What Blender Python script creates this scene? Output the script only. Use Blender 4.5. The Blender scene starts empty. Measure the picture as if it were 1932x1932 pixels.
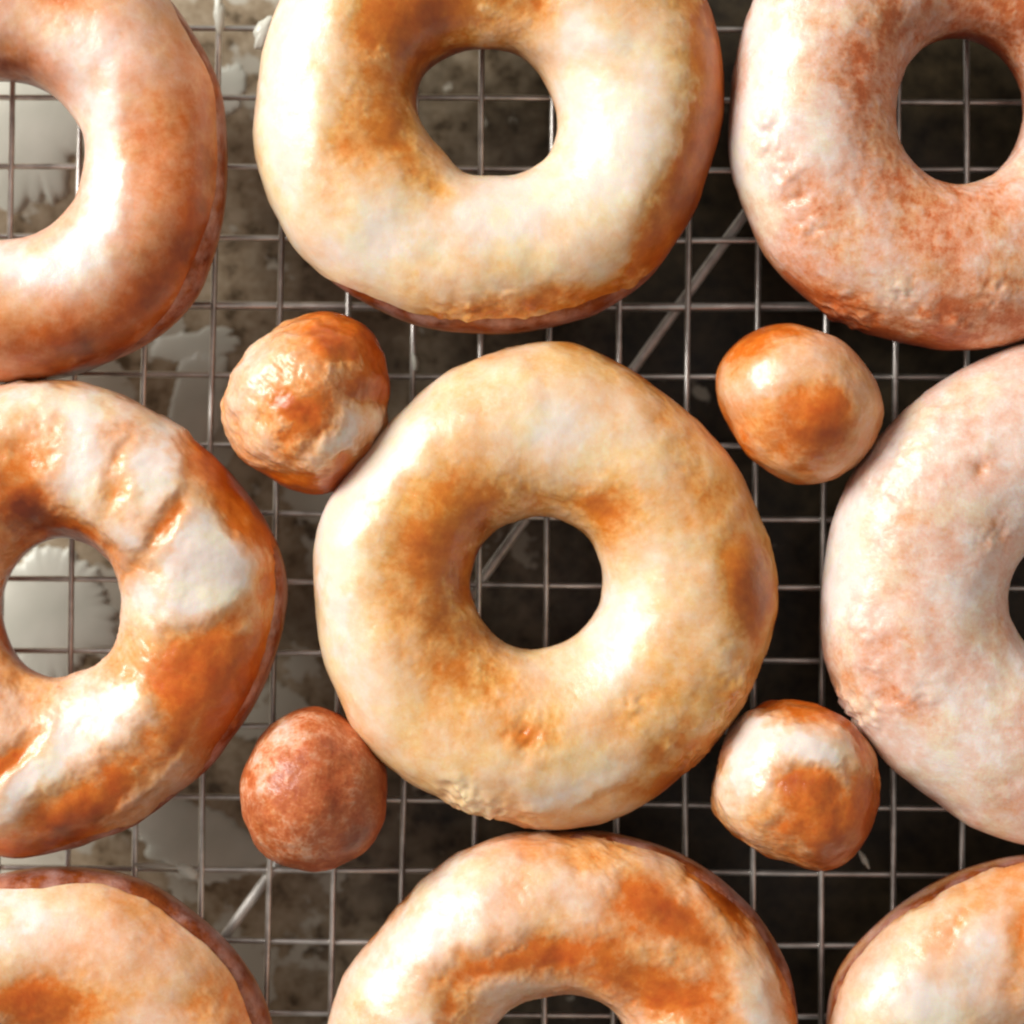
import bpy, math, random
import numpy as np

random.seed(4)
SC = bpy.context.scene
COL = SC.collection
H = 0.42            # camera height above the rack's top plane (z = 0)
S = 1e-4            # metres per photo unit at z = 0 (photo = 1932 units)
TRAY_Z = -0.024

def wx(u, z=0.0): return (u - 966.0) * S * (H - z) / H
def wy(v, z=0.0): return -(v - 966.0) * S * (H - z) / H

# ------------------------------------------------------------------ noise
def _hash(i, j, k, seed):
    n = (i * 374761393 + j * 668265263 + k * 2147483647 + seed * 1274126177) & 0xFFFFFFFF
    n = ((n ^ (n >> 13)) * 1274126177) & 0xFFFFFFFF
    n = ((n ^ (n >> 16)) * 2246822519) & 0xFFFFFFFF
    n = n ^ (n >> 15)
    return (n & 0xFFFFFF) / float(0xFFFFFF)

def vnoise(P, freq, seed=0):
    Q = P * freq + 1000.0
    I = np.floor(Q).astype(np.int64); F = Q - I
    F = F * F * F * (F * (F * 6 - 15) + 10)
    r = np.zeros(len(P))
    for a in (0, 1):
        for b in (0, 1):
            for c in (0, 1):
                w = (F[:, 0] if a else 1 - F[:, 0]) * (F[:, 1] if b else 1 - F[:, 1]) * (F[:, 2] if c else 1 - F[:, 2])
                r += w * _hash(I[:, 0] + a, I[:, 1] + b, I[:, 2] + c, seed)
    return r * 2 - 1

def fbm(P, freq, seed=0, octs=4, gain=0.5):
    r = np.zeros(len(P)); a = 1.0; t = 0
    for o in range(octs):
        r += a * vnoise(P, freq, seed + o * 17); t += a
        a *= gain; freq *= 2.07
    return r / t * 1.5

def sstep(a, b, x):
    t = np.clip((x - a) / (b - a), 0, 1)
    return t * t * (3 - 2 * t)

# ------------------------------------------------------------------ nodes
def new_mat(name):
    m = bpy.data.materials.new(name); m.use_nodes = True
    nt = m.node_tree; nt.nodes.clear()
    out = nt.nodes.new('ShaderNodeOutputMaterial')
    b = nt.nodes.new('ShaderNodeBsdfPrincipled')
    nt.links.new(b.outputs[0], out.inputs[0])
    return m, nt, b

def N(nt, kind, **kw):
    n = nt.nodes.new(kind)
    for k, v in kw.items():
        if k in n.inputs: n.inputs[k].default_value = v
        else: setattr(n, k, v)
    return n

def ramp(nt, fac, stops):
    r = nt.nodes.new('ShaderNodeValToRGB')
    e = r.color_ramp.elements
    while len(e) < len(stops): e.new(0.5)
    for i, (p, c) in enumerate(stops):
        e[i].position = p; e[i].color = (c[0], c[1], c[2], 1)
    nt.links.new(fac, r.inputs[0])
    return r.outputs[0]

def math_n(nt, op, a, b, clamp=False):
    n = nt.nodes.new('ShaderNodeMath'); n.operation = op; n.use_clamp = clamp
    for i, v in enumerate((a, b)):
        if isinstance(v, (int, float)): n.inputs[i].default_value = v
        else: nt.links.new(v, n.inputs[i])
    return n.outputs[0]

def mixc(nt, f, a, b, mode='MIX'):
    n = nt.nodes.new('ShaderNodeMix'); n.data_type = 'RGBA'; n.blend_type = mode
    for i, v in ((0, f), (6, a), (7, b)):
        if isinstance(v, (int, float)): n.inputs[i].default_value = v
        elif isinstance(v, tuple): n.inputs[i].default_value = (v[0], v[1], v[2], 1)
        else: nt.links.new(v, n.inputs[i])
    return n.outputs[2]

GOLD = [(0.0, (0.58, 0.125, 0.004)), (0.25, (0.76, 0.250, 0.026)), (0.45, (0.86, 0.44, 0.135)),
        (0.68, (0.89, 0.60, 0.34)), (0.86, (0.90, 0.72, 0.52)), (1.0, (0.90, 0.81, 0.71))]
PINK = [(0.0, (0.46, 0.085, 0.012)), (0.25, (0.64, 0.180, 0.050)), (0.45, (0.78, 0.38, 0.21)),
        (0.68, (0.82, 0.54, 0.42)), (0.86, (0.86, 0.68, 0.58)), (1.0, (0.90, 0.81, 0.76))]
MIXD = [(0.0, (0.60, 0.095, 0.002)), (0.25, (0.78, 0.210, 0.020)), (0.45, (0.84, 0.39, 0.145)),
        (0.68, (0.87, 0.55, 0.35)), (0.86, (0.89, 0.69, 0.54)), (1.0, (0.91, 0.83, 0.77))]
ROSE = [(0.0, (0.50, 0.075, 0.003)), (0.25, (0.70, 0.165, 0.018)), (0.45, (0.80, 0.34, 0.15)),
        (0.68, (0.84, 0.52, 0.37)), (0.86, (0.88, 0.68, 0.58)), (1.0, (0.90, 0.82, 0.79))]

def glaze_mat(name, stops, mottle=0.10, rough=0.24, bump=0.5):
    m, nt, b = new_mat(name)
    tc = N(nt, 'ShaderNodeTexCoord')
    ag = N(nt, 'ShaderNodeAttribute', attribute_name='glaze')  # sugar thickness, also carries the painted highlights
    ab = N(nt, 'ShaderNodeAttribute', attribute_name='bake_shade')
    n1 = N(nt, 'ShaderNodeTexNoise', Scale=330.0, Detail=5.0, Roughness=0.68)
    n2 = N(nt, 'ShaderNodeTexNoise', Scale=1300.0, Detail=3.0, Roughness=0.6)
    n3 = N(nt, 'ShaderNodeTexNoise', Scale=110.0, Detail=3.0, Roughness=0.6)
    for n in (n1, n2, n3): nt.links.new(tc.outputs['Object'], n.inputs['Vector'])
    # mottling is strongest where the glaze is of middling thickness
    a = math_n(nt, 'SUBTRACT', ag.outputs['Fac'], 0.5)
    k = math_n(nt, 'SUBTRACT', 1.15, math_n(nt, 'MULTIPLY', math_n(nt, 'MULTIPLY', a, a), 2.6))
    d = math_n(nt, 'MULTIPLY', math_n(nt, 'SUBTRACT', n1.outputs['Fac'], 0.5), mottle * 4.0)
    d2 = math_n(nt, 'MULTIPLY', math_n(nt, 'SUBTRACT', n2.outputs['Fac'], 0.5), mottle * 1.6)
    d = math_n(nt, 'MULTIPLY', math_n(nt, 'ADD', d, d2), k)
    g = math_n(nt, 'ADD', ag.outputs['Fac'], d, True)
    col = ramp(nt, g, stops)
    # sugar tint wanders between rosy and buttery
    tint = ramp(nt, n3.outputs['Fac'], [(0.36, (1.0, 0.90, 0.86)), (0.5, (1.0, 0.98, 0.97)), (0.64, (1.0, 1.0, 0.86))])
    col = mixc(nt, 1.0, col, tint, 'MULTIPLY')
    col = mixc(nt, ab.outputs['Fac'], col, (0.15, 0.018, 0.002))  # dark brown serves both the browning and the painted shade
    nt.links.new(col, b.inputs['Base Color'])
    b.inputs['Roughness'].default_value = rough + 0.16
    b.inputs['Subsurface Weight'].default_value = 0.25
    b.inputs['Subsurface Radius'].default_value = (1.0, 0.45, 0.18)
    b.inputs['Subsurface Scale'].default_value = 0.0024
    b.inputs['Coat Weight'].default_value = 0.45
    b.inputs['Coat Roughness'].default_value = 0.13
    hh = math_n(nt, 'ADD', n1.outputs['Fac'], math_n(nt, 'MULTIPLY', n2.outputs['Fac'], 0.3))
    bp = N(nt, 'ShaderNodeBump', Strength=bump, Distance=0.00016)
    nt.links.new(hh, bp.inputs['Height'])
    nt.links.new(bp.outputs[0], b.inputs['Normal'])
    bc = N(nt, 'ShaderNodeBump', Strength=0.8, Distance=0.00034)
    nt.links.new(n1.outputs['Fac'], bc.inputs['Height'])
    nt.links.new(bc.outputs[0], b.inputs['Coat Normal'])
    return m

def dough_mat():
    m, nt, b = new_mat('fried_dough')
    tc = N(nt, 'ShaderNodeTexCoord')
    n1 = N(nt, 'ShaderNodeTexNoise', Scale=260.0, Detail=6.0, Roughness=0.65)
    nt.links.new(tc.outputs['Object'], n1.inputs['Vector'])
    col = ramp(nt, n1.outputs['Fac'], [(0.3, (0.16, 0.030, 0.005)), (0.5, (0.30, 0.065, 0.010)), (0.72, (0.46, 0.14, 0.03))])
    sz = N(nt, 'ShaderNodeSeparateXYZ'); nt.links.new(tc.outputs['Object'], sz.inputs[0])
    zz = math_n(nt, 'ADD', sz.outputs['Z'], math_n(nt, 'MULTIPLY', n1.outputs['Fac'], 0.004))
    band = ramp(nt, math_n(nt, 'MULTIPLY', zz, 40.0), [(0.50, (0, 0, 0)), (0.56, (.75, .75, .75)), (0.60, (.75, .75, .75)), (0.68, (0, 0, 0))])
    sb = N(nt, 'ShaderNodeRGBToBW'); nt.links.new(band, sb.inputs[0])
    col = mixc(nt, sb.outputs[0], col, (0.60, 0.30, 0.12))
    ng = N(nt, 'ShaderNodeTexNoise', Scale=120.0, Detail=6.0, Roughness=0.65)
    nt.links.new(tc.outputs['Object'], ng.inputs['Vector'])
    gm = N(nt, 'ShaderNodeMapRange'); nt.links.new(ng.outputs['Fac'], gm.inputs[0])
    gm.inputs[1].default_value = 0.44; gm.inputs[2].default_value = 0.66; gm.inputs[4].default_value = 0.7
    col = mixc(nt, gm.outputs[0], col, (0.66, 0.42, 0.38))
    nt.links.new(col, b.inputs['Base Color'])
    b.inputs['Roughness'].default_value = 0.45
    b.inputs['Coat Weight'].default_value = 0.2
    b.inputs['Coat Roughness'].default_value = 0.2
    b.inputs['Subsurface Weight'].default_value = 0.12
    b.inputs['Subsurface Radius'].default_value = (1.0, 0.4, 0.15)
    b.inputs['Subsurface Scale'].default_value = 0.002
    n2 = N(nt, 'ShaderNodeTexNoise', Scale=1100.0, Detail=4.0)
    nt.links.new(tc.outputs['Object'], n2.inputs['Vector'])
    bp = N(nt, 'ShaderNodeBump', Strength=0.6, Distance=0.0003)
    nt.links.new(n2.outputs['Fac'], bp.inputs['Height'])
    nt.links.new(bp.outputs[0], b.inputs['Normal'])
    return m

DOUGH = dough_mat()
M_GOLD = glaze_mat('golden_sugar_glaze', GOLD, 0.13, 0.25, 0.5)
M_PINK = glaze_mat('milky_sugar_glaze', PINK, 0.24, 0.30, 0.9)
M_MIX = glaze_mat('runny_sugar_glaze', MIXD, 0.13, 0.20, 0.45)
M_ROSE = glaze_mat('thin_rosy_glaze', ROSE, 0.10, 0.20, 0.4)
M_RUST = glaze_mat('thin_rusty_glaze', PINK, 0.30, 0.36, 1.6)

# ------------------------------------------------------------------ mesh helper
def grid_mesh(name, P, nu, nv, wrap_v, mat, parent, loc, attrs=None, caps=False):
    """P: (nu, nv, 3) world points; u wraps; v wraps if wrap_v"""
    V = P.reshape(-1, 3) - np.array(loc)
    i = np.arange(nu); jm = nv if wrap_v else nv - 1
    j = np.arange(jm)
    I, J = np.meshgrid(i, j, indexing='ij')
    I2 = (I + 1) % nu; J2 = (J + 1) % nv
    F = np.stack([I * nv + J, I2 * nv + J, I2 * nv + J2, I * nv + J2], -1).reshape(-1, 4)
    me = bpy.data.meshes.new(name)
    me.vertices.add(len(V)); me.vertices.foreach_set('co', V.ravel())
    me.loops.add(F.size); me.loops.foreach_set('vertex_index', F.ravel().astype(np.int32))
    me.polygons.add(len(F))
    me.polygons.foreach_set('loop_start', (np.arange(len(F)) * 4).astype(np.int32))
    me.polygons.foreach_set('loop_total', np.full(len(F), 4, np.int32))
    me.update(calc_edges=True); me.validate()
    me.polygons.foreach_set('use_smooth', np.ones(len(me.polygons), bool))
    for k, a in (attrs or {}).items():
        at = me.attributes.new(k, 'FLOAT', 'POINT')
        at.data.foreach_set('value', a.ravel().astype(np.float32))
    me.materials.append(mat)
    o = bpy.data.objects.new(name, me); COL.objects.link(o)
    o.parent = parent
    return o

def thing(name, label, cat, loc, group=None):
    o = bpy.data.objects.new(name, None); COL.objects.link(o)
    o.location = loc; o.empty_display_size = 0.01
    o['label'] = label; o['category'] = cat
    if group: o['group'] = group
    return o

def contour(c, r, pts, th, smooth=0.07):
    """radial outline about c (photo units). pts override the circle r near their angles"""
    n = len(th)
    if pts:
        a = np.array([math.atan2(-(p[1] - c[1]), p[0] - c[0]) % (2 * math.pi) for p in pts])
        d = np.array([math.hypot(p[0] - c[0], p[1] - c[1]) for p in pts])
        # fill big gaps with the circle radius
        o = np.argsort(a); a = a[o]; d = d[o]
        A = list(a); D = list(d)
        for k in range(len(a)):
            g = (a[(k + 1) % len(a)] - a[k]) % (2 * math.pi)
            if len(a) == 1: g = 2 * math.pi
            if g > 0.9:
                m = int(g / 0.45)
                for q in range(1, m): A.append((a[k] + g * q / m) % (2 * math.pi)); D.append(r)
        A = np.array(A); D = np.array(D); o = np.argsort(A); A = A[o]; D = D[o]
        A = np.concatenate([A - 2 * math.pi, A, A + 2 * math.pi]); D = np.tile(D, 3)
        R = np.interp(th, A, D)
    else:
        R = np.full(n, float(r))
    R = R - (4.0 if r > 2 else -2.0)
    w = max(1, int(smooth / (2 * math.pi) * n))
    k = np.exp(-0.5 * (np.arange(-3 * w, 3 * w + 1) / w) ** 2); k /= k.sum()
    Rp = np.concatenate([R[-3 * w:], R, R[:3 * w]])
    return np.convolve(Rp, k, 'valid')

def features(U, V, P, base, feats, seed, amp, warp=9.0):
    """amount of sugar glaze on each vertex (0 bare fried skin, 1 thick white sugar, also painted highlights)"""
    du = fbm(P, 120, seed + 5, 4, 0.6) * warp * 1.6; dv = fbm(P, 120, seed + 9, 4, 0.6) * warp * 1.6
    br = 1.0 + 0.55 * fbm(P, 210, seed + 13, 4, 0.6)
    U = U + du; V = V + dv
    g = np.full(len(U), float(base))
    Q = P.copy(); Q[:, 0] = P[:, 0] * 0.8 + P[:, 1] * 0.6; Q[:, 1] = (P[:, 1] * 0.8 - P[:, 0] * 0.6) * 0.45
    g += amp * fbm(P, 75, seed + 31, 5, 0.55) + amp * 0.55 * fbm(Q, 260, seed + 77, 4, 0.6)
    for f in feats:
        u, v, a, b, rot, s = f
        c, sn = math.cos(math.radians(rot)), math.sin(math.radians(rot))
        x = (U - u) * c + (V - v) * sn; y = -(U - u) * sn + (V - v) * c
        q = (x / a) ** 2 + (y / b) ** 2
        g += (0.80 * s if s < -0.3 else s) * np.exp(-q ** 0.95 * 0.85) * br
    return g

def spow(x, p): return np.sign(x) * np.abs(x) ** p

def build_ring(name, label, c, r, pts, hc, hr, hpts, mat, base, feats, bake_shade=(), seed=1,
               b=0.0135, n=2.15, amp=0.22, lump=0.0007, relief=0.0006, rim=0.30, cap=(-28, 205), tilt=None, bumps=()):
    def side(th, sp):
        if not tilt: return 0.0
        m = sstep(math.cos(math.radians(tilt[2] + 15)), 0.9, np.cos(th - math.radians(tilt[0])))
        return (m[:, None] * sstep(0.6, 0.25, sp)).ravel()
    ze = b * 0.97
    loc = (wx(c[0], ze), wy(c[1], ze), 0.0)
    root = thing(name, label, 'donut', loc, 'glazed ring donuts on the cooling rack')
    def surf(nu, nv, ph0, ph1, wrap, off, glaze):
        th = np.linspace(0, 2 * math.pi, nu, endpoint=False)
        Ro = contour(c, r, pts, th, 0.07)
        Ri = contour(hc, 1.0, None, th) * 0 + contour(hc, 1, [(hc[0] + hr[0] * math.cos(t), hc[1] - hr[1] * math.sin(t)) for t in np.linspace(0, 6.283, 48, endpoint=False)] if not hpts else hpts, th, 0.12)
        O = np.stack([wx(c[0] + Ro * np.cos(th), ze), wy(c[1] - Ro * np.sin(th), ze)], -1)
        I = np.stack([wx(hc[0] + Ri * np.cos(th), ze), wy(hc[1] - Ri * np.sin(th), ze)], -1)
        if wrap: ph = np.tile(np.linspace(ph0, ph1, nv, endpoint=False), (nu, 1))
        else:
            T = np.stack([np.cos(th) * 0.03, np.sin(th) * 0.03, np.zeros(nu)], -1)
            lo = ph0 + 0.16 * fbm(T, 60, seed + 3, 4)
            if tilt: lo = lo + math.radians(tilt[1]) * sstep(math.cos(math.radians(tilt[2] if len(tilt) > 2 else 80)), 0.9, np.cos(th - math.radians(tilt[0])))
            hi = ph1 + 0.2 * fbm(T, 110, seed + 4, 3)
            t = np.linspace(0, 1, nv)[None, :]
            ph = lo[:, None] * (1 - t) + hi[:, None] * t
        cp = spow(np.cos(ph), 2 / n); sp = spow(np.sin(ph), 2 / n)
        # flatter crown towards the hole
        M = (O + I) / 2; A = (O - I) / 2
        XY = M[:, None, :] + A[:, None, :] * cp[..., None]
        Z = ze + b * np.where(sp < 0, sp * 0.97, sp)
        # flattened underside resting on the wires
        Z = np.maximum(Z, 0.0002)
        P = np.concatenate([XY, Z[..., None]], -1)
        # outward direction
        D = O - I; D = D / np.linalg.norm(D, axis=1)[:, None]
        Nn = np.stack([D[:, 0][:, None] * cp, D[:, 1][:, None] * cp, sp + 0 * cp], -1)
        Nn /= np.linalg.norm(Nn, axis=-1)[..., None] + 1e-9
        F = P.reshape(-1, 3)
        top = sstep(-0.6, 0.3, sp).ravel()
        disp = lump * fbm(F, 62, seed, 3, 0.4) * top
        disp += lump * 0.16 * fbm(F, 230, seed + 50, 3) * top
        attrs = None
        if glaze:
            zt = 0.02
            U = F[:, 0] / S * H / (H - zt) + 966; V = -F[:, 1] / S * H / (H - zt) + 966
            g = features(U, V, F, base, feats, seed, amp)
            # sugar runs off the steep outer skirt
            sk = sstep(0.45, -0.35, np.sin(ph)).ravel() * sstep(0, 0.3, np.cos(ph)).ravel()
            g -= rim * sk
            g -= 0.35 * sstep(0.35, -0.2, np.sin(ph)).ravel() * sstep(0, -0.3, np.cos(ph)).ravel()
            bk = np.zeros(len(U))
            if bake_shade:
                bk = features(U, V, F, 0.0, bake_shade, seed + 200, 0.05)
            bk += 0.7 * sstep(0.35, -0.35, np.sin(ph)).ravel() * (1 - 0.5 * sstep(0.4, 0.9, np.clip(g, 0, 1)))  # browner skirts and hole walls also stand in for side shade
            gc = np.where(g < 0.3, 0.05 + 0.25 * np.exp((np.minimum(g, 0.3) - 0.3) / 0.25), g); gc = np.clip(gc, 0, 1)
            disp += relief * (sstep(0.25, 0.8, gc) - 0.5) + 0.00055
            # the cap's lip tucks down into the dough
            t = np.linspace(0, 1, nv)[None, :] * np.ones((nu, 1))
            e = np.minimum(t, 1 - t) * nv
            lip = np.clip(1 - e / 4.0, 0, 1).ravel()
            disp = disp * (1 - lip) - 0.0008 * lip ** 2
            bk = bk + 0.42 * sstep(0.5, 0.12, gc) * np.clip(0.25 + 0.9 * fbm(F, 150, seed + 300, 4, 0.6), 0, 1)
            attrs = {'glaze': gc, 'bake_shade': np.clip(bk, 0, 0.9)}
        if not glaze: disp = disp - 0.0004 + 0.0009 * side(th, sp)
        elif bumps:
            for bu, bv, br, ba in bumps:
                disp = disp + ba * 0.8 * np.exp(-((U - bu) ** 2 + (V - bv) ** 2) / (br * br * 4)) * (0.3 + fbm(F, 520, seed + 90, 2)) * (1 - lip)
        F2 = F + Nn.reshape(-1, 3) * (disp + off)[:, None]
        F2[:, 2] = np.maximum(F2[:, 2], 0.0001)
        return F2.reshape(nu, nv, 3), attrs
    P, _ = surf(220, 90, 0, 2 * math.pi, True, 0.0, False)
    grid_mesh('dough', P, 220, 90, True, DOUGH, root, loc)
    P, at = surf(560, 230, math.radians(cap[0]), math.radians(cap[1]), False, 0.0, True)
    grid_mesh('glaze', P, 560, 230, False, mat, root, loc, at)
    return root

def build_ball(name, label, c, r, pts, mat, base, feats, bake_shade=(), seed=1, b=0.0150, amp=0.22,
               lump=0.0007, relief=0.0006, n=2.05, bumps=()):
    side = lambda th, sp: 0.0
    ze = b * 0.97
    loc = (wx(c[0], ze), wy(c[1], ze), 0.0)
    root = thing(name, label, 'donut hole', loc, 'round donut holes between the rings')
    def surf(nu, nv, f0, f1, off, glaze):
        th = np.linspace(0, 2 * math.pi, nu, endpoint=False)
        Ro = contour(c, r, pts, th, 0.10)
        T = np.stack([np.cos(th) * 0.012, np.sin(th) * 0.012, np.zeros(nu)], -1)
        lo = f0 + (0.22 * fbm(T, 160, seed + 3, 3) if glaze else 0 * th)
        t = np.linspace(0, 1, nv)[None, :]
        ph = lo[:, None] * (1 - t) + f1 * t
        cp = spow(np.maximum(np.cos(ph), 0), 2 / n); sp = spow(np.sin(ph), 2 / n)
        X = (c[0] + Ro[:, None] * np.cos(th)[:, None] * cp); Y = (c[1] - Ro[:, None] * np.sin(th)[:, None] * cp)
        P = np.stack([wx(X, ze), wy(Y, ze), np.maximum(ze + b * sp, 0.0002)], -1)
        Nn = np.stack([np.cos(th)[:, None] * cp, np.sin(th)[:, None] * cp, sp], -1)
        Nn /= np.linalg.norm(Nn, axis=-1)[..., None] + 1e-9
        F = P.reshape(-1, 3)
        disp = lump * fbm(F, 85, seed, 3, 0.45) + lump * 0.18 * fbm(F, 260, seed + 50, 3)
        disp *= sstep(-0.7, 0.1, sp).ravel()
        attrs = None
        if glaze:
            zt = 0.02
            U = F[:, 0] / S * H / (H - zt) + 966; V = -F[:, 1] / S * H / (H - zt) + 966
            g = features(U, V, F, base, feats, seed, amp, 12)
            g -= 0.3 * sstep(0.5, -0.2, np.sin(ph)).ravel()
            bk = features(U, V, F, 0.0, bake_shade, seed + 200, 0.05) if bake_shade else np.zeros(len(U))
            bk = bk + 0.5 * sstep(0.1, -0.5, np.sin(ph)).ravel()
            gc = np.where(g < 0.3, 0.05 + 0.25 * np.exp((np.minimum(g, 0.3) - 0.3) / 0.25), g); gc = np.clip(gc, 0, 1)
            disp += relief * (sstep(0.25, 0.8, gc) - 0.5) + 0.00055
            e = (t * np.ones((nu, 1))) * nv
            lip = np.clip(1 - e / 4.0, 0, 1).ravel()
            disp = disp * (1 - lip) - 0.0008 * lip ** 2
            bk = bk + 0.42 * sstep(0.5, 0.12, gc) * np.clip(0.25 + 0.9 * fbm(F, 150, seed + 300, 4, 0.6), 0, 1)
            attrs = {'glaze': gc, 'bake_shade': np.clip(bk, 0, 0.9)}
        if not glaze: disp = disp - 0.0004 + 0.0009 * side(th, sp)
        elif bumps:
            for bu, bv, br, ba in bumps:
                disp = disp + ba * 0.8 * np.exp(-((U - bu) ** 2 + (V - bv) ** 2) / (br * br * 4)) * (0.3 + fbm(F, 520, seed + 90, 2)) * (1 - lip)
        F2 = F + Nn.reshape(-1, 3) * (disp + off)[:, None]
        F2[:, 2] = np.maximum(F2[:, 2], 0.0001)
        return F2.reshape(nu, nv, 3), attrs
    P, _ = surf(120, 60, -math.pi / 2, math.pi / 2, 0.0, False)
    grid_mesh('dough', P, 120, 60, False, DOUGH, root, loc)
    P, at = surf(300, 150, math.radians(-35), math.pi / 2, 0, True)
    grid_mesh('glaze', P, 300, 150, False, mat, root, loc, at)
    return root

# ------------------------------------------------------------------ ring donuts
build_ring('ring_donut', 'golden donut at the top middle with a big brown patch above its hole',
    (925, 192), 432, [(484, 205), (534, 0), (513, 55), (483, 265), (521, 398), (549, 452), (606, 508), (693, 574), (760, 606), (850, 625), (930, 630), (1040, 618), (1150, 575), (1240, 505), (1300, 415), (1345, 300), (1368, 180), (1354, 60), (1328, 0)],
    (922, 220), (134, 128), [(788, 200), (800, 140), (850, 104), (920, 90), (990, 108), (1035, 160), (1056, 240), (1050, 275), (1036, 308), (990, 338), (930, 345), (868, 338), (838, 300), (800, 252)], M_GOLD, 0.80,
    [(775, 90, 70, 120, 20, -.75), (720, 60, 60, 60, 0, -.35), (915, 0, 240, 58, 0, -.70), (648, 290, 62, 62, 0, -.50), (765, 290, 36, 110, -35, -.60),
     (1100, 125, 60, 26, 10, -.35), (1362, 190, 72, 300, 0, -1.35), (1300, 395, 60, 150, 32, -1.25), (980, 580, 160, 26, -6, -.75), (1180, 520, 90, 22, -35, -.55),
     (560, 150, 60, 240, 5, .45), (1090, 60, 34, 80, 0, .35), (1130, 240, 60, 100, 0, .35), (900, 420, 270, 60, -10, .25), (500, 300, 30, 120, -10, -.1), (845, 610, 40, 16, 10, -.5)],
    [(810, 190, 26, 80, 5, .45), (920, 96, 110, 20, 0, .45), (880, 10, 200, 40, 0, .15), (800, 140, 40, 60, 30, .25), (1335, 330, 34, 170, 20, .5), (1120, 600, 150, 18, -18, .4)], seed=11, amp=.15, tilt=(-92, 58, 60), bumps=[(845, 602, 13, .0009), (885, 588, 14, .0008), (925, 580, 12, .0009), (962, 574, 13, .0008), (1004, 592, 15, .0007), (1090, 575, 16, .0006), (1170, 545, 14, .0006)])  # hole wall shade painted brown, along with the browned rim

build_ring('ring_donut', 'orange donut in the top left corner with a long white streak on its inner slope',
    (-3, 287), 432, [(428, 300), (420, 400), (402, 480), (370, 560), (310, 625), (210, 685), (100, 716), (0, 724), (412, 170), (372, 80), (322, 0)],
    (3, 302), (163, 152), None, M_ROSE, 0.60,
    [(212, 330, 28, 150, 4, .60), (150, 490, 32, 85, 42, .55), (50, 505, 90, 34, 15, .35), (130, 90, 130, 70, 10, .22), (160, 200, 40, 60, 0, .25),  # long streak is a highlight painted white on the inner slope
     (330, 300, 60, 300, 0, -.16), (280, 590, 210, 75, -38, -.50), (60, 660, 160, 50, 0, -.30), (135, 15, 52, 28, 0, -.45), (40, 110, 60, 40, 30, -.25), (385, 350, 26, 200, 2, -.25)],
    [(20, 128, 110, 32, 8, .65), (310, 520, 90, 80, 30, .45), (170, 665, 220, 36, -22, .45), (395, 330, 22, 220, 4, .35)], seed=23, amp=.12, relief=.0003, tilt=(-5, 52, 75))  # upper hole wall and lower right shade painted in with the browning

build_ring('ring_donut', 'pale pink donut at the top right with freckled patches around a see-through hole',
    (1830, 215), 447, [(1380, 215), (1395, 90), (1425, 0), (1400, 370), (1450, 490), (1530, 572), (1640, 632), (1740, 657), (1830, 664), (1932, 648)],
    (1808, 212), (126, 142), None, M_PINK, 0.68,
    [(1440, 110, 45, 260, 8, .45), (1620, 150, 50, 150, 5, -.38), (1690, 50, 60, 40, -30, -.35), (1790, 560, 60, 110, -5, -.28), (1650, 600, 160, 34, 28, -.48), (1900, 590, 80, 50, -10, -.45),
     (1780, 400, 70, 40, 0, -.12), (1680, 330, 40, 60, -20, -.2), (1880, 50, 120, 60, 20, -.38), (1560, 440, 60, 60, 0, -.1), (1500, 250, 60, 100, 0, .10)],
    [(1780, 52, 110, 36, 5, .45), (1905, 95, 50, 50, 40, .35), (1690, 130, 24, 90, 10, .25)], seed=37, amp=.22, lump=.0006, bumps=[(1440, 240, 12, .0007), (1455, 290, 12, .0006), (1478, 335, 14, .0007), (1500, 380, 12, -.0006), (1520, 430, 14, .0006), (1580, 585, 15, .0008), (1632, 600, 14, .0007), (1690, 560, 16, -.0007), (1732, 600, 14, .0007), (1800, 620, 15, .0006), (1860, 560, 16, -.0006)])  # brown laid on the upper hole wall stands in for shade

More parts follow.
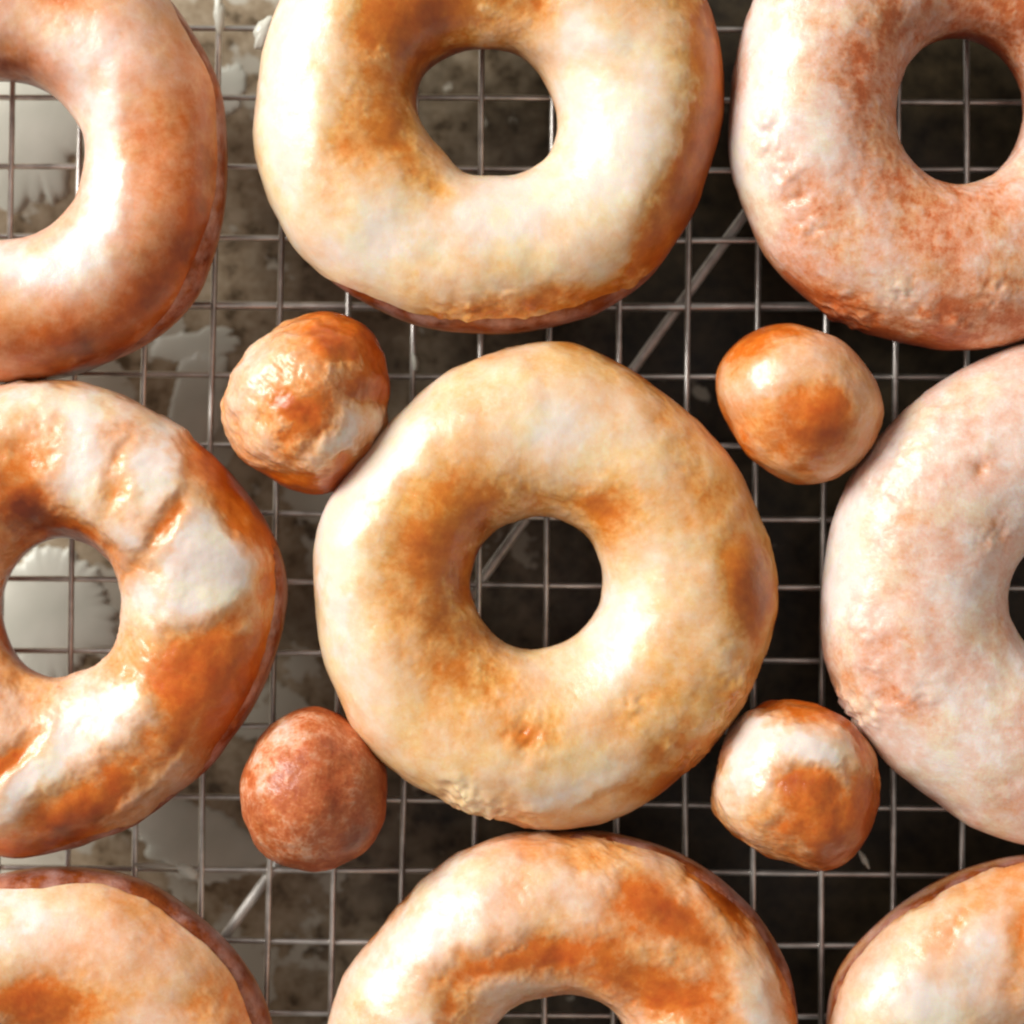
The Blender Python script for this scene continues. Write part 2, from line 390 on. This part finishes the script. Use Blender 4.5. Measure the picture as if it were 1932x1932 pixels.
build_ring('ring_donut', 'orange donut cut by the left edge with thick white melted blobs',
    (95, 1175), 452, [(60, 727), (150, 735), (250, 768), (340, 815), (420, 872), (490, 955), (530, 1035), (547, 1110), (532, 1200), (500, 1290), (430, 1395), (330, 1490), (200, 1575), (100, 1612), (20, 1628)],
    (120, 1152), (115, 134), None, M_MIX, 0.50,
    [(165, 862, 66, 80, 20, .70), (300, 865, 46, 78, 20, .55), (240, 1000, 90, 26, 35, .35), (385, 1030, 62, 110, -25, .70), (430, 1088, 60, 42, -35, .55), (310, 1130, 90, 60, 10, .40), (80, 765, 230, 34, 8, .38),
     (205, 1350, 80, 110, 45, .55), (60, 1480, 34, 90, 38, .60), (20, 1380, 60, 40, 0, .3), (90, 860, 80, 30, -5, -.35), (450, 960, 42, 190, -24, -.65), (235, 925, 30, 20, -40, -.55), (330, 985, 80, 30, -40, -.45),
     (430, 1235, 110, 70, -55, -.80), (345, 1275, 70, 60, 0, -.45), (170, 1520, 190, 50, -38, -.75), (35, 1415, 60, 22, -38, -.65), (370, 820, 90, 34, 30, -.35),
     (280, 1040, 14, 70, 35, -.45), (345, 1075, 14, 70, 28, -.40), (235, 870, 14, 50, 25, -.35), (350, 940, 16, 60, 20, -.40), (460, 1200, 14, 60, 40, .3), (400, 1330, 12, 70, 30, .3), (250, 1500, 90, 10, -40, .3), (460, 1350, 60, 150, 35, -.35), (520, 1150, 18, 110, 8, .25), (320, 1480, 130, 22, -42, .28), (100, 975, 140, 50, 22, -.65), (270, 1020, 30, 26, 0, .2)],
    [(90, 985, 150, 50, 22, .75), (40, 1070, 50, 60, 0, .5), (150, 1565, 190, 34, -30, .5), (440, 1400, 50, 170, 38, .45), (440, 1240, 50, 40, -50, .25), (90, 1530, 40, 26, -40, .25)], seed=41, amp=.19, lump=.0011, relief=.0009, tilt=(-40, 42, 70))  # painted shade on the upper left hole wall and lower right side

build_ring('ring_donut', 'golden cream donut in the very middle, the only whole one',
    (1025, 1100), 437, [(1010, 645), (1090, 652), (1160, 685), (1240, 732), (1330, 812), (1400, 912), (1448, 1020), (1463, 1110), (1455, 1210), (1425, 1300), (1385, 1362), (1300, 1442), (1240, 1500), (1150, 1545), (1060, 1560), (950, 1542), (820, 1497), (700, 1412), (640, 1305), (606, 1200), (594, 1090), (606, 1000), (640, 930), (700, 850), (780, 762), (880, 690)],
    (1014, 1101), (130, 128), None, M_GOLD, 0.68,
    [(810, 1060, 80, 160, 8, -.38), (860, 1090, 40, 130, 5, -.35), (900, 975, 120, 34, -40, -.35), (845, 940, 110, 50, -35, -.18), (900, 1230, 70, 34, 45, -.3), (1150, 980, 60, 40, 40, -.3), (1040, 945, 190, 34, 5, -.38), (1415, 1110, 40, 75, 0, -.85), (1300, 880, 36, 160, -28, -.40), (1275, 1405, 60, 44, -40, -.60),
     (1390, 1260, 60, 110, 15, -.30), (1000, 1388, 55, 26, 0, -.45), (1200, 1325, 90, 40, -20, -.22), (900, 1290, 110, 45, 25, -.30), (1130, 680, 90, 40, 25, -.22), (1260, 1480, 60, 20, -45, -.35),
     (720, 880, 62, 140, 38, .50), (640, 1070, 36, 130, 3, .45), (1040, 815, 95, 62, 0, .35), (1180, 1180, 44, 110, 20, .42), (1080, 1500, 90, 40, 0, .28), (690, 1260, 50, 90, -20, .15), (1120, 1510, 200, 18, -12, -.35)],  # entries on the left slope paint its broad white highlight
    [(905, 1060, 34, 90, 8, .40), (930, 1200, 60, 24, 40, .35), (980, 975, 90, 20, -12, .3), (1120, 1010, 50, 14, 40, .15), (1420, 1120, 26, 60, 0, .3), (1340, 1430, 130, 30, -42, .40), (1100, 1545, 140, 16, 0, .3)], seed=53, amp=.15, lump=.0007, bumps=[(868, 1488, 15, .0012), (900, 1502, 12, .0009), (935, 1514, 13, .0010), (1000, 1540, 14, .0007), (1382, 1298, 15, .0009), (1362, 1345, 16, .0008), (1392, 1262, 11, .0006), (1300, 1430, 20, .0007), (1192, 1325, 12, .0005), (1000, 1384, 20, -.0006)])  # shade painted on the hole's left and top walls, plus browned edges

build_ring('ring_donut', 'milky white donut cut by the right edge with two small brown dimples',
    (2000, 1120), 455, [(1555, 1200), (1552, 1235), (1560, 1080), (1575, 990), (1618, 890), (1700, 790), (1800, 708), (1870, 672), (1932, 655), (1592, 1318), (1650, 1400), (1730, 1482), (1830, 1552), (1932, 1585)],
    (2030, 1130), (132, 132), None, M_PINK, 0.84,
    [(1605, 1010, 40, 170, 10, .25), (1840, 882, 18, 16, 0, -.45), (1862, 1012, 30, 42, 0, -.40), (1650, 1225, 60, 60, 0, -.22), (1670, 1315, 110, 26, 28, -.28), (1880, 1190, 40, 60, 0, -.12),
     (1900, 800, 80, 40, 0, -.08), (1740, 1100, 70, 120, 0, -.12), (1900, 1500, 90, 40, 0, -.15)],
    [], seed=67, amp=.17, lump=.0007, rim=.15, bumps=[(1840, 882, 12, -.0004), (1862, 1014, 20, -.0004), (1700, 850, 16, .0005), (1650, 930, 18, .0005), (1610, 1180, 16, .0006), (1640, 1260, 16, -.0005), (1720, 1310, 18, .0005), (1760, 780, 14, .0005), (1612, 1345, 24, .0012)])

build_ring('ring_donut', 'cream donut in the bottom left corner with a broad dark brown side facing up',
    (75, 2085), 452, [(0, 1650), (150, 1640), (260, 1660), (360, 1722), (440, 1800), (500, 1900), (525, 1990)],
    (70, 2085), (130, 128), None, M_MIX, 0.66,
    [(100, 1870, 110, 52, 0, -.70), (40, 1950, 100, 60, 0, -.4), (420, 1900, 90, 50, 30, -.50), (60, 1710, 100, 60, 0, .22), (15, 1770, 60, 90, 0, .25), (300, 1730, 90, 30, 30, -.18), (340, 1840, 60, 50, 0, .1)],
    [(90, 1905, 80, 30, 0, .25)], seed=71, amp=.16, tilt=(58, 52, 75), rim=.1)

build_ring('ring_donut', 'donut at the bottom middle with orange streaks curving above its hole',
    (1068, 2012), 447, [(1080, 1566), (980, 1570), (890, 1600), (800, 1655), (720, 1745), (655, 1855), (625, 1932), (1190, 1580), (1290, 1610), (1360, 1655), (1440, 1735), (1490, 1830), (1514, 1932)],
    (1055, 1994), (132, 130), None, M_MIX, 0.70,
    [(990, 1795, 125, 30, -12, -.80), (1225, 1700, 120, 36, 32, -.80), (1365, 1680, 80, 26, 48, -1.0), (1330, 1850, 90, 110, 30, -.45), (1250, 1890, 60, 50, 0, -.3), (1440, 1800, 20, 120, -20, .25), (1270, 1760, 20, 110, -50, .2), (865, 1905, 36, 60, 0, -.60), (1170, 1830, 110, 30, 25, -.42),
     (1230, 1790, 70, 80, 0, -.15), (850, 1700, 100, 52, -45, .40), (750, 1850, 60, 120, 20, .32), (1410, 1870, 26, 100, -15, .35), (1480, 1880, 26, 120, -12, -.5), (690, 1780, 24, 130, 35, -.28), (1120, 1600, 180, 22, 0, -.15)],
    [(1378, 1685, 60, 18, 48, .5), (1080, 1870, 130, 30, 0, .2)], seed=83, amp=.21, lump=.0010, relief=.0008, tilt=(50, 44, 40))

build_ring('ring_donut', 'donut in the bottom right corner with a reddish bare band along its upper left rim',
    (1985, 2050), 437, [(1560, 1960), (1562, 1900), (1578, 1838), (1622, 1782), (1700, 1712), (1800, 1652), (1932, 1615)],
    (1990, 2050), (125, 125), None, M_MIX, 0.74,
    [(1690, 1712, 90, 22, -38, -.60), (1600, 1840, 30, 90, 30, -.20), (1912, 1755, 22, 70, 10, -.50), (1850, 1790, 70, 60, -35, .30), (1720, 1890, 80, 90, -35, .30), (1920, 1850, 50, 60, 0, -.2), (1800, 1740, 110, 20, -38, -.25)],
    [(1680, 1730, 90, 22, -40, .15)], seed=97, amp=.2, lump=.0009, tilt=(130, 34, 50))

# ------------------------------------------------------------------ donut holes
build_ball('donut_hole', 'elongated lumpy donut hole with bright orange bare spots, upper left of the middle donut',
    (577, 760), 150, [(428, 770), (445, 700), (500, 645), (570, 600), (640, 594), (698, 622), (722, 700), (720, 780), (695, 865), (640, 920), (590, 930), (535, 912), (455, 862)],
    M_MIX, 0.62, [(642, 645, 58, 66, 0, -.80), (562, 792, 48, 52, 0, -1.0), (690, 742, 46, 26, 10, -.9), (655, 893, 64, 40, -30, -.85), (530, 890, 60, 26, 20, -.35), (500, 730, 55, 90, 15, .20), (650, 825, 26, 62, 35, .50), (700, 660, 24, 60, 0, -.4)],
    [(690, 740, 30, 22, 0, .35), (700, 860, 50, 60, 0, .3)], seed=103, lump=.0013, relief=.0010, amp=.24)
build_ball('donut_hole', 'smooth round donut hole with one large orange spot, upper right of the middle donut',
    (1506, 762), 155, [(1350, 712), (1380, 650), (1460, 608), (1550, 622), (1620, 680), (1663, 775), (1640, 850), (1580, 903), (1515, 916), (1440, 880), (1380, 800)],
    M_MIX, 0.56, [(1520, 785, 62, 56, 30, -.90), (1500, 830, 56, 28, 0, -.45), (1430, 642, 76, 28, -20, -.65), (1450, 715, 52, 46, -40, .30), (1600, 720, 40, 90, -10, .05), (1560, 640, 60, 20, 20, .05)],
    [(1620, 880, 60, 40, -40, .35)], seed=109, lump=.0006, relief=.0006, amp=.14)
build_ball('donut_hole', 'rusty red egg-shaped donut hole with hardly any white, lower left of the middle donut',
    (592, 1492), 150, [(455, 1510), (470, 1430), (530, 1350), (600, 1331), (650, 1352), (700, 1410), (732, 1500), (718, 1570), (670, 1620), (590, 1646), (520, 1625), (465, 1570)],
    M_RUST, 0.15, [(495, 1430, 30, 90, 25, .36), (560, 1365, 50, 24, 0, .22), (600, 1480, 70, 60, 0, -.08), (540, 1590, 70, 40, 0, .10), (600, 1560, 26, 60, 10, .10)],
    [(690, 1560, 50, 110, 15, .35), (620, 1630, 90, 24, 0, .35), (610, 1500, 90, 90, 0, .18)], seed=113, lump=.0008, relief=.0005, amp=.18)
build_ball('donut_hole', 'knobbly white-capped donut hole with orange base, lower right of the middle donut',
    (1500, 1478), 155, [(1338, 1520), (1350, 1450), (1388, 1375), (1445, 1332), (1515, 1322), (1590, 1345), (1640, 1400), (1655, 1470), (1645, 1550), (1605, 1612), (1555, 1638), (1490, 1625), (1420, 1595), (1358, 1560)],
    M_MIX, 0.54, [(1430, 1395, 80, 36, 10, .60), (1530, 1425, 60, 26, 15, .40), (1400, 1470, 50, 70, 0, .32), (1500, 1465, 40, 26, 0, -.50), (1565, 1570, 90, 80, 0, -.60), (1620, 1460, 24, 100, 0, -.62), (1500, 1348, 70, 16, 5, -.40), (1580, 1375, 50, 14, 30, -.5)],
    [(1580, 1600, 90, 40, -10, .5), (1640, 1500, 20, 90, 0, .3)], seed=127, lump=.0010, relief=.0008, amp=.26)

# ------------------------------------------------------------------ cooling rack
def wire_mat():
    m, nt, b = new_mat('dull_nickel_wire')
    tc = N(nt, 'ShaderNodeTexCoord')
    n1 = N(nt, 'ShaderNodeTexNoise', Scale=180.0, Detail=4.0)
    nt.links.new(tc.outputs['Object'], n1.inputs['Vector'])
    col = ramp(nt, n1.outputs['Fac'], [(0.3, (0.50, 0.48, 0.45)), (0.65, (0.95, 0.93, 0.89))])
    nt.links.new(col, b.inputs['Base Color'])
    b.inputs['Metallic'].default_value = 0.9
    b.inputs['Roughness'].default_value = 0.30
    return m
WIRE = wire_mat()

def tube(name, pts, rad, mat, parent, loc=(0, 0, 0), seg=12):
    pts = np.array(pts, float); n = len(pts)
    T = np.gradient(pts, axis=0); T /= np.linalg.norm(T, axis=1)[:, None]
    up = np.array([0, 0, 1.0])
    A = np.cross(T, up); A /= np.linalg.norm(A, axis=1)[:, None]
    B = np.cross(A, T)
    a = np.linspace(0, 2 * math.pi, seg, endpoint=False)
    rr = rad if np.ndim(rad) else np.full(n, rad)
    P = pts[None] + rr[None, :, None] * (np.cos(a)[:, None, None] * A[None] + np.sin(a)[:, None, None] * B[None])
    return grid_mesh(name, P, seg, n, False, mat, parent, loc)

rack = thing('cooling_rack', 'wire cooling rack with a square grid, holding all the donuts', 'cooling rack', (0, 0, 0))
WR = 0.00057
tops = [-105, 25, 155, 285, 413, 543, 668, 790, 912, 1043, 1175, 1303, 1434, 1562, 1694, 1825, 1955, 2085]
bots = [-140, -10, 120, 248, 375, 500, 625, 755, 893, 1025, 1158, 1289, 1418, 1548, 1683, 1815, 1945, 2075]
lefts = [-82, 50, 182, 315, 448, 574, 705, 835, 965, 1093, 1227, 1362, 1500, 1635, 1768, 1905, 2035]
rights = [-70, 60, 192, 322, 455, 582, 715, 847, 983, 1112, 1250, 1388, 1526, 1653, 1790, 1922, 2055]
def wire_pts(a, b, vertical, z):
    out = []
    ph = random.uniform(0, 6)
    for v in np.linspace(-420, 2350, 60):
        t = v / 1932.0; c = a * (1 - t) + b * t + 2.0 * math.sin(v / 300 + ph)
        u, w = (c, v) if vertical else (v, c)
        out.append((wx(u, z), wy(w, z), z + 0.00012 * math.sin(v / 170 + ph)))
    return out
for a, b in zip(tops, bots): tube('wire', wire_pts(a, b, True, -WR), WR, WIRE, rack)
for i, (a, b) in enumerate(zip(lefts, rights)): tube('wire', wire_pts(a, b, False, -WR * 2.8), WR if i != 5 else WR * 1.5, WIRE, rack)
def line(u0, v0, u1, v1, z, n=30):
    return [(wx(u0 + (u1 - u0) * t, z), wy(v0 + (v1 - v0) * t, z), z) for t in np.linspace(0, 1, n)]
DULL = WIRE.copy(); DULL.name = 'brushed_brace_wire'
DULL.node_tree.nodes['Principled BSDF'].inputs['Roughness'].default_value = 0.62
tube('brace', line(1697, 0, 305, 1932, -.0034), 0.0010, DULL, rack)

# ------------------------------------------------------------------ tray
def tray_mat():
    m, nt, b = new_mat('worn_dark_baking_tray')
    tc = N(nt, 'ShaderNodeTexCoord')
    sep = N(nt, 'ShaderNodeSeparateXYZ'); nt.links.new(tc.outputs['Object'], sep.inputs[0])
    n1 = N(nt, 'ShaderNodeTexNoise', Scale=26.0, Detail=6.0, Roughness=0.6)
    n2 = N(nt, 'ShaderNodeTexNoise', Scale=190.0, Detail=6.0, Roughness=0.65)
    n3 = N(nt, 'ShaderNodeTexNoise', Scale=75.0, Detail=5.0, Roughness=0.6)
    for n in (n1, n2, n3): nt.links.new(tc.outputs['Object'], n.inputs['Vector'])
    # window light on the left of the tray, painted as a paler tone
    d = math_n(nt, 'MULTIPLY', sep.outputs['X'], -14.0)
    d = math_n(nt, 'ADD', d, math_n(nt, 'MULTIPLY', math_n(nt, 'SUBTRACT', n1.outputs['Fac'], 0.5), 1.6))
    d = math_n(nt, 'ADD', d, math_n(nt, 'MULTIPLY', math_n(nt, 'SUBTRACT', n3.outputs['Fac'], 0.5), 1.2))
    left_glow = math_n(nt, 'ADD', d, 0.25, True)
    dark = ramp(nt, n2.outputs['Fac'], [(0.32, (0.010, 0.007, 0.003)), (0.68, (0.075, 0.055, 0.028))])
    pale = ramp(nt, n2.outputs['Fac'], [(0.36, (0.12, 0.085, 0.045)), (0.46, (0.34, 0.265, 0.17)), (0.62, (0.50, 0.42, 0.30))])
    colr = mixc(nt, left_glow, dark, pale)
    # pale patches with crisp edges, densest on the left
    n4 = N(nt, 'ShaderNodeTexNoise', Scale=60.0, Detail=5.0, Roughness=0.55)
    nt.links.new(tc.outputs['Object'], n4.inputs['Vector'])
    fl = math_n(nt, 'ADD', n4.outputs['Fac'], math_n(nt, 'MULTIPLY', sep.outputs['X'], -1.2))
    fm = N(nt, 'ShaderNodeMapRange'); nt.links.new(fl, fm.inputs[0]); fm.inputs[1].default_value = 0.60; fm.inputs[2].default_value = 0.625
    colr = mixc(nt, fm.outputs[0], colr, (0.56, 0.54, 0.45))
    nt.links.new(colr, b.inputs['Base Color'])
    b.inputs['Roughness'].default_value = 0.36
    bp = N(nt, 'ShaderNodeBump', Strength=0.5, Distance=0.0004)
    nt.links.new(n2.outputs['Fac'], bp.inputs['Height']); nt.links.new(bp.outputs[0], b.inputs['Normal'])
    return m
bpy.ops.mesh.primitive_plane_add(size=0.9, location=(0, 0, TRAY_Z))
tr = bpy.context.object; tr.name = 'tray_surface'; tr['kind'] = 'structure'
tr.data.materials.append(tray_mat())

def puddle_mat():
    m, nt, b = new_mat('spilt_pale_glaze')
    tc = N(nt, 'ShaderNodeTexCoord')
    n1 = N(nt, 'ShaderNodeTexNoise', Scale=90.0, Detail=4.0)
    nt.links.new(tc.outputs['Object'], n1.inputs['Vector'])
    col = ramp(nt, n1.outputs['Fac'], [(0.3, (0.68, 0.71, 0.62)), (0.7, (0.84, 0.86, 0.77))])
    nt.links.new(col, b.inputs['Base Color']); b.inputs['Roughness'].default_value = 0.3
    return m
PUD = puddle_mat()
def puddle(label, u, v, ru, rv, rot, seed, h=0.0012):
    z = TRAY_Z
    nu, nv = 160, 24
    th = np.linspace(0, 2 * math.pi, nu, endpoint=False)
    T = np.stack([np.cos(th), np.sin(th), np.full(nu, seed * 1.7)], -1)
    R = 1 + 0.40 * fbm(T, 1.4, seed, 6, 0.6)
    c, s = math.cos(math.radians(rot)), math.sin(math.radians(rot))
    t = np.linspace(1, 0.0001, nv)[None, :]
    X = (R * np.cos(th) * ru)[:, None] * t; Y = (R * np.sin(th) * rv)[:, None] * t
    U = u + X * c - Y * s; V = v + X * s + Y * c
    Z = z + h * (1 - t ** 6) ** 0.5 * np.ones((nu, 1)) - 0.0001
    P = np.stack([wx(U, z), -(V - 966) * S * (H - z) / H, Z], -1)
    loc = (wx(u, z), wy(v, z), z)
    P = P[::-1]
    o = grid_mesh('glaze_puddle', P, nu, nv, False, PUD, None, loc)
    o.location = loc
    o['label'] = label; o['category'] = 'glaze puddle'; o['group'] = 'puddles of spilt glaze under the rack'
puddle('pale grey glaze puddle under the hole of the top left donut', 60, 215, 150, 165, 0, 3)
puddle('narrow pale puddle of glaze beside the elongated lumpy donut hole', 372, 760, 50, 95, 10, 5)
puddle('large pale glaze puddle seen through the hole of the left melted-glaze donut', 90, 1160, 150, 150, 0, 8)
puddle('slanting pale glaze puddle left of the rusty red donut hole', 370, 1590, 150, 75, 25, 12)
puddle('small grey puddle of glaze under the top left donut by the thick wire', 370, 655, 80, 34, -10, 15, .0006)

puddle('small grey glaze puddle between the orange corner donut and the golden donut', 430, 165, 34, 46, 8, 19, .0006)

# drops of glaze hanging on the wires
def drop(label, u, v, ru, rv, rot, seed, z=-0.0002, hgt=0.0011):
    nu, nv = 48, 30
    th = np.linspace(0, 2 * math.pi, nu, endpoint=False)
    T = np.stack([np.cos(th), np.sin(th), np.full(nu, seed * 1.3)], -1)
    R = 1 + 0.3 * fbm(T, 1.3, seed, 3)
    c, s_ = math.cos(math.radians(rot)), math.sin(math.radians(rot))
    ph = np.linspace(-math.pi / 2, math.pi / 2, nv)[None, :]
    X = (R * np.cos(th) * ru)[:, None] * np.cos(ph); Y = (R * np.sin(th) * rv)[:, None] * np.cos(ph)
    U = u + X * c - Y * s_; V = v + X * s_ + Y * c
    Z = z + hgt * np.sin(ph) * np.ones((nu, 1))
    P = np.stack([wx(U, z), -(V - 966) * S * (H - z) / H, Z], -1)[::-1]
    loc = (wx(u, z), wy(v, z), z)
    o = grid_mesh('glaze_drop', P, nu, nv, False, PUD, None, loc)
    o.location = loc
    o['label'] = label; o['category'] = 'glaze drop'; o['group'] = 'drops of glaze caught on the rack wires'
drop('tiny white glaze drop on a wire between the lumpy donut hole and the middle donut', 783, 683, 6, 20, -12, 2)
drop('tiny white glaze drop on a wire just below the knobbly white-capped donut hole', 1630, 1622, 6, 18, -30, 4)
drop('white glaze drop along the first upright wire right of the orange corner donut', 413, 28, 11, 46, 2, 6)
drop('white glaze drop on the wire crossing touching the golden top donut', 497, 60, 16, 34, 25, 7)
drop('pale glaze drop beside the dark brown side of the bottom left donut', 352, 1643, 22, 12, 25, 9)
drop('long thin glaze drop above the brown side of the bottom left donut', 300, 1634, 44, 6, 4, 10)

# ------------------------------------------------------------------ light, world, camera
w = bpy.data.worlds.new('World'); SC.world = w; w.use_nodes = True
bg = w.node_tree.nodes['Background']
bg.inputs[0].default_value = (1.0, 0.93, 0.86, 1); bg.inputs[1].default_value = 0.27

def area(name, loc, target, sx, sy, power, color):
    l = bpy.data.lights.new(name, 'AREA'); l.shape = 'RECTANGLE'; l.size = sx; l.size_y = sy
    l.energy = power; l.color = color
    o = bpy.data.objects.new(name, l); COL.objects.link(o)
    o.location = loc
    from mathutils import Vector
    d = Vector(target) - Vector(loc)
    o.rotation_euler = d.to_track_quat('-Z', 'Y').to_euler()
    return o
area('window_light', (-0.90, 0.54, 0.72), (0, 0, 0), 0.6, 0.7, 21.5, (1.0, 0.955, 0.90))

cam = bpy.data.cameras.new('camera'); co = bpy.data.objects.new('camera', cam); COL.objects.link(co)
co.location = (0, 0, H)
cam.sensor_width = 36; cam.lens = 36 * H / (1932 * S)
cam.clip_start = 0.01; cam.clip_end = 10
cam.dof.use_dof = True; cam.dof.focus_distance = H - 0.022; cam.dof.aperture_fstop = 9.0
SC.camera = co
SC.view_settings.view_transform = 'Standard'; SC.view_settings.look = 'None'
SC.view_settings.exposure = 0.10; SC.view_settings.gamma = 1.0
SC.cycles.filter_width = 2.2
SC.cycles.max_bounces = 5; SC.cycles.diffuse_bounces = 3; SC.cycles.glossy_bounces = 2
